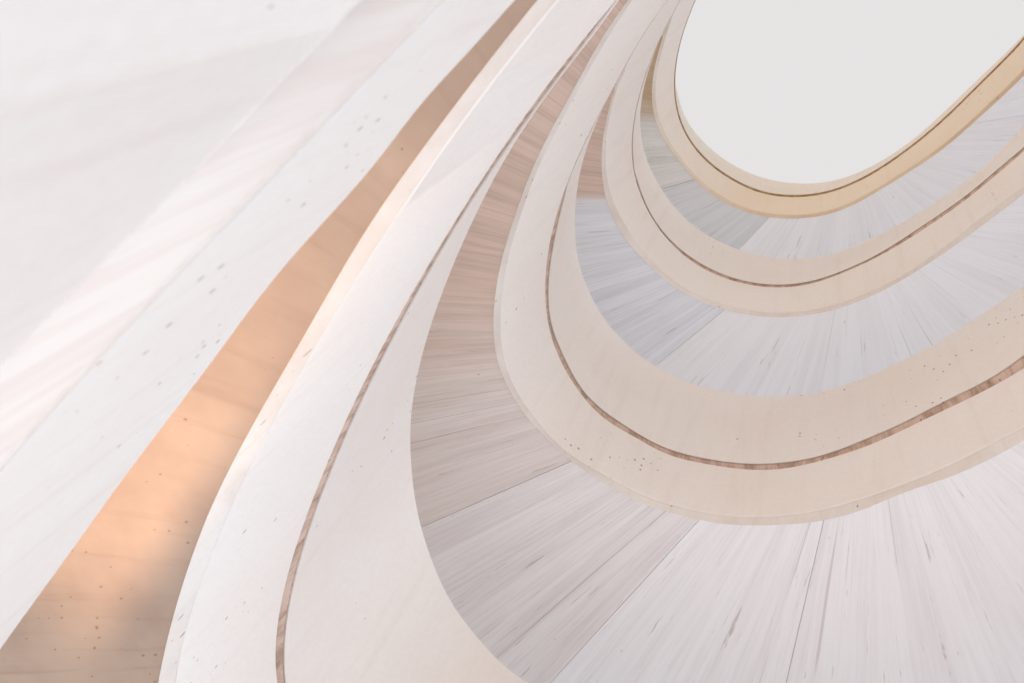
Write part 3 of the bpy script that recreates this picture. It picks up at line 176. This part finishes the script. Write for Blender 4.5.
# ---------------------------------------------------------------- materials
class NT:
    def __init__(self, name):
        self.m = bpy.data.materials.new(name); self.m.use_nodes = True
        self.t = self.m.node_tree; self.t.nodes.clear()
        self.out = self.n('ShaderNodeOutputMaterial'); self.b = self.n('ShaderNodeBsdfPrincipled')
        self.t.links.new(self.b.outputs[0], self.out.inputs['Surface'])
        self.b.inputs['Roughness'].default_value = .75
        self.b.inputs['Specular IOR Level'].default_value = .25
    def n(self, t, **k):
        n = self.t.nodes.new(t)
        for a, b in k.items(): setattr(n, a, b)
        return n
    def put(self, s, v):
        if hasattr(v, 'is_output') or isinstance(v, bpy.types.NodeSocket): self.t.links.new(v, s)
        else: s.default_value = v
    def math(self, op, a, b=0.0, c=0.0):
        n = self.n('ShaderNodeMath', operation=op)
        self.put(n.inputs[0], a); self.put(n.inputs[1], b); self.put(n.inputs[2], c)
        return n.outputs[0]
    def mix(self, f, a, b, mode='MIX'):
        n = self.n('ShaderNodeMix', data_type='RGBA', blend_type=mode)
        self.put(n.inputs[0], f)
        self.put(n.inputs[6], a if not isinstance(a, tuple) else tuple(a) + (1,))
        self.put(n.inputs[7], b if not isinstance(b, tuple) else tuple(b) + (1,))
        return n.outputs[2]
    def ramp(self, v, lo, hi, a=0.0, b=1.0):
        n = self.n('ShaderNodeMapRange', interpolation_type='SMOOTHSTEP')
        self.put(n.inputs['Value'], v)
        for k, x in (('From Min', lo), ('From Max', hi), ('To Min', a), ('To Max', b)): n.inputs[k].default_value = x
        return n.outputs['Result']
    def noise(self, vec, scale, detail=3.0, rough=.55, dist=0.0):
        n = self.n('ShaderNodeTexNoise')
        self.put(n.inputs['Vector'], vec); n.inputs['Scale'].default_value = scale
        n.inputs['Detail'].default_value = detail; n.inputs['Roughness'].default_value = rough
        n.inputs['Distortion'].default_value = dist
        return n.outputs['Fac']
    def scaled(self, vec, s, off=(0, 0, 0)):
        n = self.n('ShaderNodeMapping'); self.put(n.inputs['Vector'], vec)
        n.inputs['Scale'].default_value = s; n.inputs['Location'].default_value = off
        return n.outputs[0]
    def uv(self): return self.n('ShaderNodeTexCoord').outputs['UV']
    def obj(self): return self.n('ShaderNodeTexCoord').outputs['Object']

def mat_stone(name, base, tint, pit=1.0, mottle=.35, seed=0.0, streak=.25, u_tint=None):
    """pale cast stone: soft cloudy mottling, faint streaks across the band, scattered pits"""
    s = NT(name); uv = s.uv(); ob = s.obj()
    m1 = s.ramp(s.noise(s.scaled(ob, (1, 1, 1), (seed, 0, 0)), .9, 4), .38, .68)
    c = s.mix(s.math('MULTIPLY', m1, mottle), base, tint)
    m2 = s.ramp(s.noise(s.scaled(uv, (7, .5, 1), (seed, seed, 0)), 1.0, 4, .6), .5, .74)
    c = s.mix(s.math('MULTIPLY', m2, streak), c, tuple(x*y for x, y in zip(base, (.86, .80, .76))))
    m3 = s.noise(ob, 22, 3)
    c = s.mix(s.ramp(m3, .3, .7, 0, .05), c, (.45, .36, .30))
    vo = s.n('ShaderNodeTexVoronoi', feature='F1', voronoi_dimensions='2D'); s.put(vo.inputs['Vector'], s.scaled(uv, (1, .8, 1), (seed*3, 0, 0))); vo.inputs['Scale'].default_value = 11.0
    wob = s.math('MULTIPLY_ADD', s.noise(ob, 60, 2), .05, vo.outputs['Distance'])
    clump = s.ramp(s.noise(s.scaled(ob, (1, 1, 1), (seed + 9, 4, 0)), .8, 2), .53 - .12*(pit - 1), .66 - .12*(pit - 1))
    sep = s.n('ShaderNodeSeparateColor'); s.put(sep.inputs[0], vo.outputs['Color'])
    size = s.math('MULTIPLY', s.ramp(sep.outputs[0], .72, 1.0, 0.0, .15), clump)
    pits = s.math('LESS_THAN', s.math('SUBTRACT', wob, .025), size)
    c = s.mix(s.math('MULTIPLY', pits, .7), c, (.22, .15, .11))
    if u_tint:  # multiplies in a tint that fades out along the ramp
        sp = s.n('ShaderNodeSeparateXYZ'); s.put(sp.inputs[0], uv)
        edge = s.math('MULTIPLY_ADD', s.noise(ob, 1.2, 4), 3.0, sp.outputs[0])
        c = s.mix(s.math('MULTIPLY', s.ramp(edge, u_tint[0], u_tint[1], 1, 0), u_tint[2]), c, u_tint[3], 'MULTIPLY')
    s.put(s.b.inputs['Base Color'], c)
    bp = s.n('ShaderNodeBump'); bp.inputs['Strength'].default_value = .25; bp.inputs['Distance'].default_value = .02
    s.put(bp.inputs['Height'], s.math('SUBTRACT', s.math('MULTIPLY', m3, .25), pits)); s.put(s.b.inputs['Normal'], bp.outputs[0])
    return s.m

def mat_reveal(name, base, dark, holes=.7):
    s = NT(name); uv = s.uv(); ob = s.obj()
    a = s.ramp(s.noise(s.scaled(uv, (9, 3, 1)), 1.0, 5, .65), .38, .66)
    c = s.mix(a, base, dark)
    h = s.ramp(s.noise(s.scaled(uv, (16, 8, 1), (5, 0, 0)), 1.0, 2), .66, .72)
    c = s.mix(s.math('MULTIPLY', h, holes), c, tuple(x*.35 for x in dark))
    s.put(s.b.inputs['Base Color'], c); s.b.inputs['Roughness'].default_value = .9
    return s.m

def mat_boards(name, base, dark, contrast=1.0, seed=0.0, grain=(.40, .30, .26), second=None):
    """concrete cast against rough sawn boards: lines run across the ramp (along V), varying over U"""
    s = NT(name); uv = s.uv(); ob = s.obj()
    sep = s.n('ShaderNodeSeparateXYZ'); s.put(sep.inputs[0], uv)
    wide = s.noise(s.scaled(uv, (.7, .12, 1), (seed, 0, 0)), 1.0, 3)
    st1 = s.noise(s.scaled(uv, (7.5, .16, 1), (seed*2, seed, 0)), 1.0, 5, .62, .15)
    st2 = s.noise(s.scaled(uv, (46, .7, 1), (seed, seed*3, 0)), 1.0, 4, .6, .1)
    wn_ = s.n('ShaderNodeTexWhiteNoise', noise_dimensions='1D')
    bid = s.math('FLOOR', s.math('MULTIPLY_ADD', sep.outputs[0], 1/.17, seed)); s.put(wn_.inputs['W'], bid)
    f = s.math('ADD', s.math('MULTIPLY', s.ramp(st1, .40, .64), .50), s.math('MULTIPLY', s.ramp(st2, .42, .64), .50))
    f = s.math('ADD', f, s.math('MULTIPLY', s.math('SUBTRACT', wn_.outputs['Value'], .5), .30))
    f = s.math('ADD', f, s.math('MULTIPLY', s.math('SUBTRACT', wide, .5), .5))
    c = s.mix(s.math('MULTIPLY', f, .55*contrast), base, dark)
    if second:      # browner tone blended in further along the same panel
        c2 = s.mix(s.math('MULTIPLY', f, .55*contrast), second[2], second[3])
        edge = s.math('MULTIPLY_ADD', s.math('SUBTRACT', s.noise(s.scaled(uv, (5, .3, 1)), 1.0, 4), .5), 1.6*second[1], sep.outputs[0])
        c = s.mix(s.ramp(edge, second[0] - second[1], second[0] + second[1]), c, c2)
    # narrow dark board joints, only some of them open
    fr = s.math('FRACT', s.math('MULTIPLY_ADD', sep.outputs[0], 1/.17, seed))
    jn = s.math('LESS_THAN', fr, .055)
    br = s.ramp(s.noise(s.scaled(uv, (2.3, .35, 1), (seed + 3, 2, 0)), 1.0, 2), .52, .64)
    c = s.mix(s.math('MULTIPLY', s.math('MULTIPLY', jn, br), .45*contrast), c, grain)
    # grain cracks and knots
    ck = s.ramp(s.noise(s.scaled(uv, (26, .9, 1), (seed + 7, 1, 0)), 1.0, 4, .7, .2), .62, .68)
    c = s.mix(s.math('MULTIPLY', ck, .55*contrast), c, grain)
    vo = s.n('ShaderNodeTexVoronoi', feature='F1', voronoi_dimensions='2D'); s.put(vo.inputs['Vector'], s.scaled(uv, (4.2, 1.5, 1), (seed, 0, 0))); vo.inputs['Scale'].default_value = 1.0
    cs = s.n('ShaderNodeSeparateColor'); s.put(cs.inputs[0], vo.outputs['Color'])
    kn = s.math('LESS_THAN', s.math('MULTIPLY_ADD', s.noise(s.scaled(uv, (30, 9, 1)), 1.0, 3), .10, vo.outputs['Distance']), s.ramp(cs.outputs[0], .80, 1, 0.02, .075))
    c = s.mix(s.math('MULTIPLY', kn, .55), c, grain)
    s.put(s.b.inputs['Base Color'], c); s.b.inputs['Roughness'].default_value = .8
    bp = s.n('ShaderNodeBump'); bp.inputs['Strength'].default_value = .3; bp.inputs['Distance'].default_value = .01
    s.put(bp.inputs['Height'], s.math('MULTIPLY', f, -1.0)); s.put(s.b.inputs['Normal'], bp.outputs[0])
    return s.m

WHITE = (.835, .795, .765); TINT = (.81, .73, .675)
GOLD = (.78, .70, .58); GOLDT = (.74, .60, .42)
def stone_set(k):
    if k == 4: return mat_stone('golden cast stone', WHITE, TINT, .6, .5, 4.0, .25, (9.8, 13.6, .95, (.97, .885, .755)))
    return mat_stone('pale cast stone %d' % k, WHITE, TINT, 1.0, .35, 1.7*k)
M_reveal = mat_reveal('raw mortar', (.66, .50, .42), (.42, .29, .22))
M_reveal_pale = mat_reveal('pale raw mortar', (.76, .71, .67), (.72, .64, .60), .0)
M_reveal_gold = mat_reveal('golden raw mortar', (.55, .38, .20), (.38, .22, .09))
M_deck = mat_stone('grey deck concrete', (.60, .58, .56), (.5, .48, .46), .3, .4, 2.0)
BROWN = ((.72, .56, .485), (.42, .30, .24))
TAN = ((.78, .715, .69), (.54, .44, .40))
GREYROSE = ((.82, .785, .79), (.60, .53, .53))
PALE = ((.885, .875, .90), (.72, .68, .70))
BLUEGREY = ((.80, .81, .855), (.54, .54, .58))
GREY = ((.79, .78, .76), (.50, .49, .48))
OCHRE = ((.58, .44, .30), (.40, .28, .18))
SAND = ((.62, .46, .35), (.46, .31, .22))
M_drip = mat_stone('weathered stone edge', (.79, .75, .715), (.60, .50, .43), 1.6, .6, 8.0, .6)
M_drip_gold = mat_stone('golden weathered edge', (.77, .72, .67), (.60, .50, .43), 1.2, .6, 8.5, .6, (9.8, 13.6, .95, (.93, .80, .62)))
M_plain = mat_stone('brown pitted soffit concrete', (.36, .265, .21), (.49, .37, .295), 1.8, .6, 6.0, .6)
def boards(tone, con, seed, second=None):
    return mat_boards('board-marked concrete', tone[0], tone[1], con, seed, second=second)

# ---------------------------------------------------------------- the ramps
def empty(name, loc):
    o = bpy.data.objects.new(name, None); scene.collection.objects.link(o)
    o.location = loc; o.empty_display_size = .3
    return o
SOFFIT_W = 5.5
WELL = np.array([0.8, 3.65])     # the boards of every soffit fan out from here
def build_ramp(k, label, panels, lo=-20.0, hi=205.0):
    deg = np.arange(lo, hi + .01, .5)
    P = {c: Edge(c + str(k)).at(deg) for c in ('BCGgT' if k else 'GgT')}
    if not k:
        P['B'] = P['G'] + np.array([0, 0, -1.6]); 
    foot = P['B'].copy()
    tan = np.gradient(foot[:, :2], axis=0); tan /= np.linalg.norm(tan, axis=1)[:, None]
    out = np.stack([tan[:, 1], -tan[:, 0], np.zeros(len(tan))], 1)
    rad = foot.copy(); rad[:, 2] = 0
    if (out*rad).sum() < 0: out = -out
    # smooth the outward direction a little
    ker = np.ones(9)/9
    o2 = np.stack([np.convolve(np.pad(out[:, i], 4, 'edge'), ker, 'valid') for i in range(3)], 1)
    out = o2/np.linalg.norm(o2, axis=1)[:, None]
    u = np.concatenate([[0], np.cumsum(np.linalg.norm(np.diff(foot, axis=0), axis=1))])
    U = np.array([0, 0, 1.0])
    base = foot[len(foot)//2]
    root = empty('spiral_ramp', (float(base[0]), float(base[1]), float(base[2])))
    root['label'] = label; root['category'] = 'spiral ramp'; root['group'] = 'turns of the spiral ramp'
    off = -np.array(root.location)
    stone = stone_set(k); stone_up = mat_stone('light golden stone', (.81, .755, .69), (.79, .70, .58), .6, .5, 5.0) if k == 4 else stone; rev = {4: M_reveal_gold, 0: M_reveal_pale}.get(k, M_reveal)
    B, G, g, T = P['B'] + off, P['G'] + off, P['g'] + off, P['T'] + off
    if k:
        C = P['C'] + off
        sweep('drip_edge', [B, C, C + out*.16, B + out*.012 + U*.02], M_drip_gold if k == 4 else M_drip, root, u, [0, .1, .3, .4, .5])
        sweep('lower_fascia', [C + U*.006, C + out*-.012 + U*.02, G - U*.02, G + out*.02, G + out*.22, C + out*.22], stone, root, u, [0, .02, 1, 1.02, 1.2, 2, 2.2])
        back = .05
    else:
        back = .004
        sweep('lower_fascia', [B, G - U*.06, G + out*.02 - U*.02, G + out*.06, G + out*.3, B + out*.3], stone, root, u, [0, 1.5, 1.55, 1.6, 1.8, 2.5, 2.8])
        back = .01
    # recessed mortar joint between the two faces
    mid1 = G + out*back; mid2 = g + out*back*.4 + U*.0
    sweep('mortar_joint', [G + out*.021 - U*.0, mid1 + U*.01, mid2 + U*.004, g + out*.012 + U*.002, g + out*.25 + U*.06, G + out*.25 + U*.05], rev, root, u, [0, .1, .2, .3, .5, .7, .8])
    sweep('upper_fascia', [g + U*.004, T - U*.02, T + out*.03, T + out*.20, g + out*.20 + U*.07], stone_up, root, u, [0, 1.5, 1.53, 1.7, 2.8, 3])
    if not k: return root
    # slab of the ramp and the board-marked panels under it
    fan = foot.copy(); fan[:, :2] -= WELL; fan[:, 2] = 0; fan /= np.linalg.norm(fan, axis=1)[:, None]
    D = B + out*.02
    sweep('deck_slab', [D + U*.07, B + fan*SOFFIT_W + U*.07, B + fan*SOFFIT_W + U*.32, D + U*.32], M_deck, root, u, [0, 1, 1.2, 2, 2.2])
    nv = 3
    for idx, (a, b, tone, con, *second_tone) in enumerate(panels):
        sel = np.where((deg >= a - .001) & (deg <= b + .001))[0]
        dd = deg[sel]
        dd = np.unique(np.concatenate([[a], dd, [b]]))
        Fp = lambda arr: np.stack([np.interp(dd, deg, arr[:, i]) for i in range(3)], 1)
        f_, o_, uu = Fp(B), Fp(fan), np.interp(dd, deg, u)
        t_ = np.gradient(f_, axis=0); t_ /= np.linalg.norm(t_, axis=1)[:, None]
        # leave an open joint of about a centimetre between panels
        f_[0] += t_[0]*.0025; f_[-1] -= t_[-1]*.0025
        i0 = f_ + o_*.005 + U*.012; i1 = f_ + o_*SOFFIT_W + U*.012
        sweep('soffit_panel', [i0, i1, i1 + U*.055, i0 + U*.055], (M_plain if k == 1 else boards(tone, con, 3.1*k + 1.3*idx, (float(np.interp(second_tone[0], deg, u)), second_tone[1]) + second_tone[2] if second_tone else None)), root, uu, [0, SOFFIT_W, SOFFIT_W, 0, 0])
    return root

build_ramp(0, 'closest blurred white parapet with a pinkish groove, cut off by the left edge', [], lo=118.0)
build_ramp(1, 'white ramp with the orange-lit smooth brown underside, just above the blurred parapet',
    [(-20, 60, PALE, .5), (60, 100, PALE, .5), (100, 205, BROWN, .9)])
build_ramp(2, 'ramp with the widest board-marked underside and beige bands split by a pitted groove',
    [(-20, 40, PALE, .7), (40, 83.0, PALE, .8), (83.0, 95.1, PALE, .9), (95.1, 109.4, GREYROSE, .9), (109.4, 205, TAN, .85, 122.5, .75, BROWN)])
build_ramp(3, 'beige-banded ramp with a blue-grey to white underside, directly below the topmost golden ramp',
    [(-20, 50, PALE, .5), (50, 97.5, PALE, .6), (97.5, 205, BLUEGREY, .9, 123.0, .12, BROWN)])
build_ramp(4, 'topmost ramp with golden beige faces, bordering the plain white oval opening',
    [(-20, 50, PALE, .5), (50, 93.2, PALE, .6), (93.2, 110.1, ((.74, .74, .76), (.56, .55, .56)), .8), (110.1, 205, GREY, 1.0, 125.5, .35, OCHRE)])
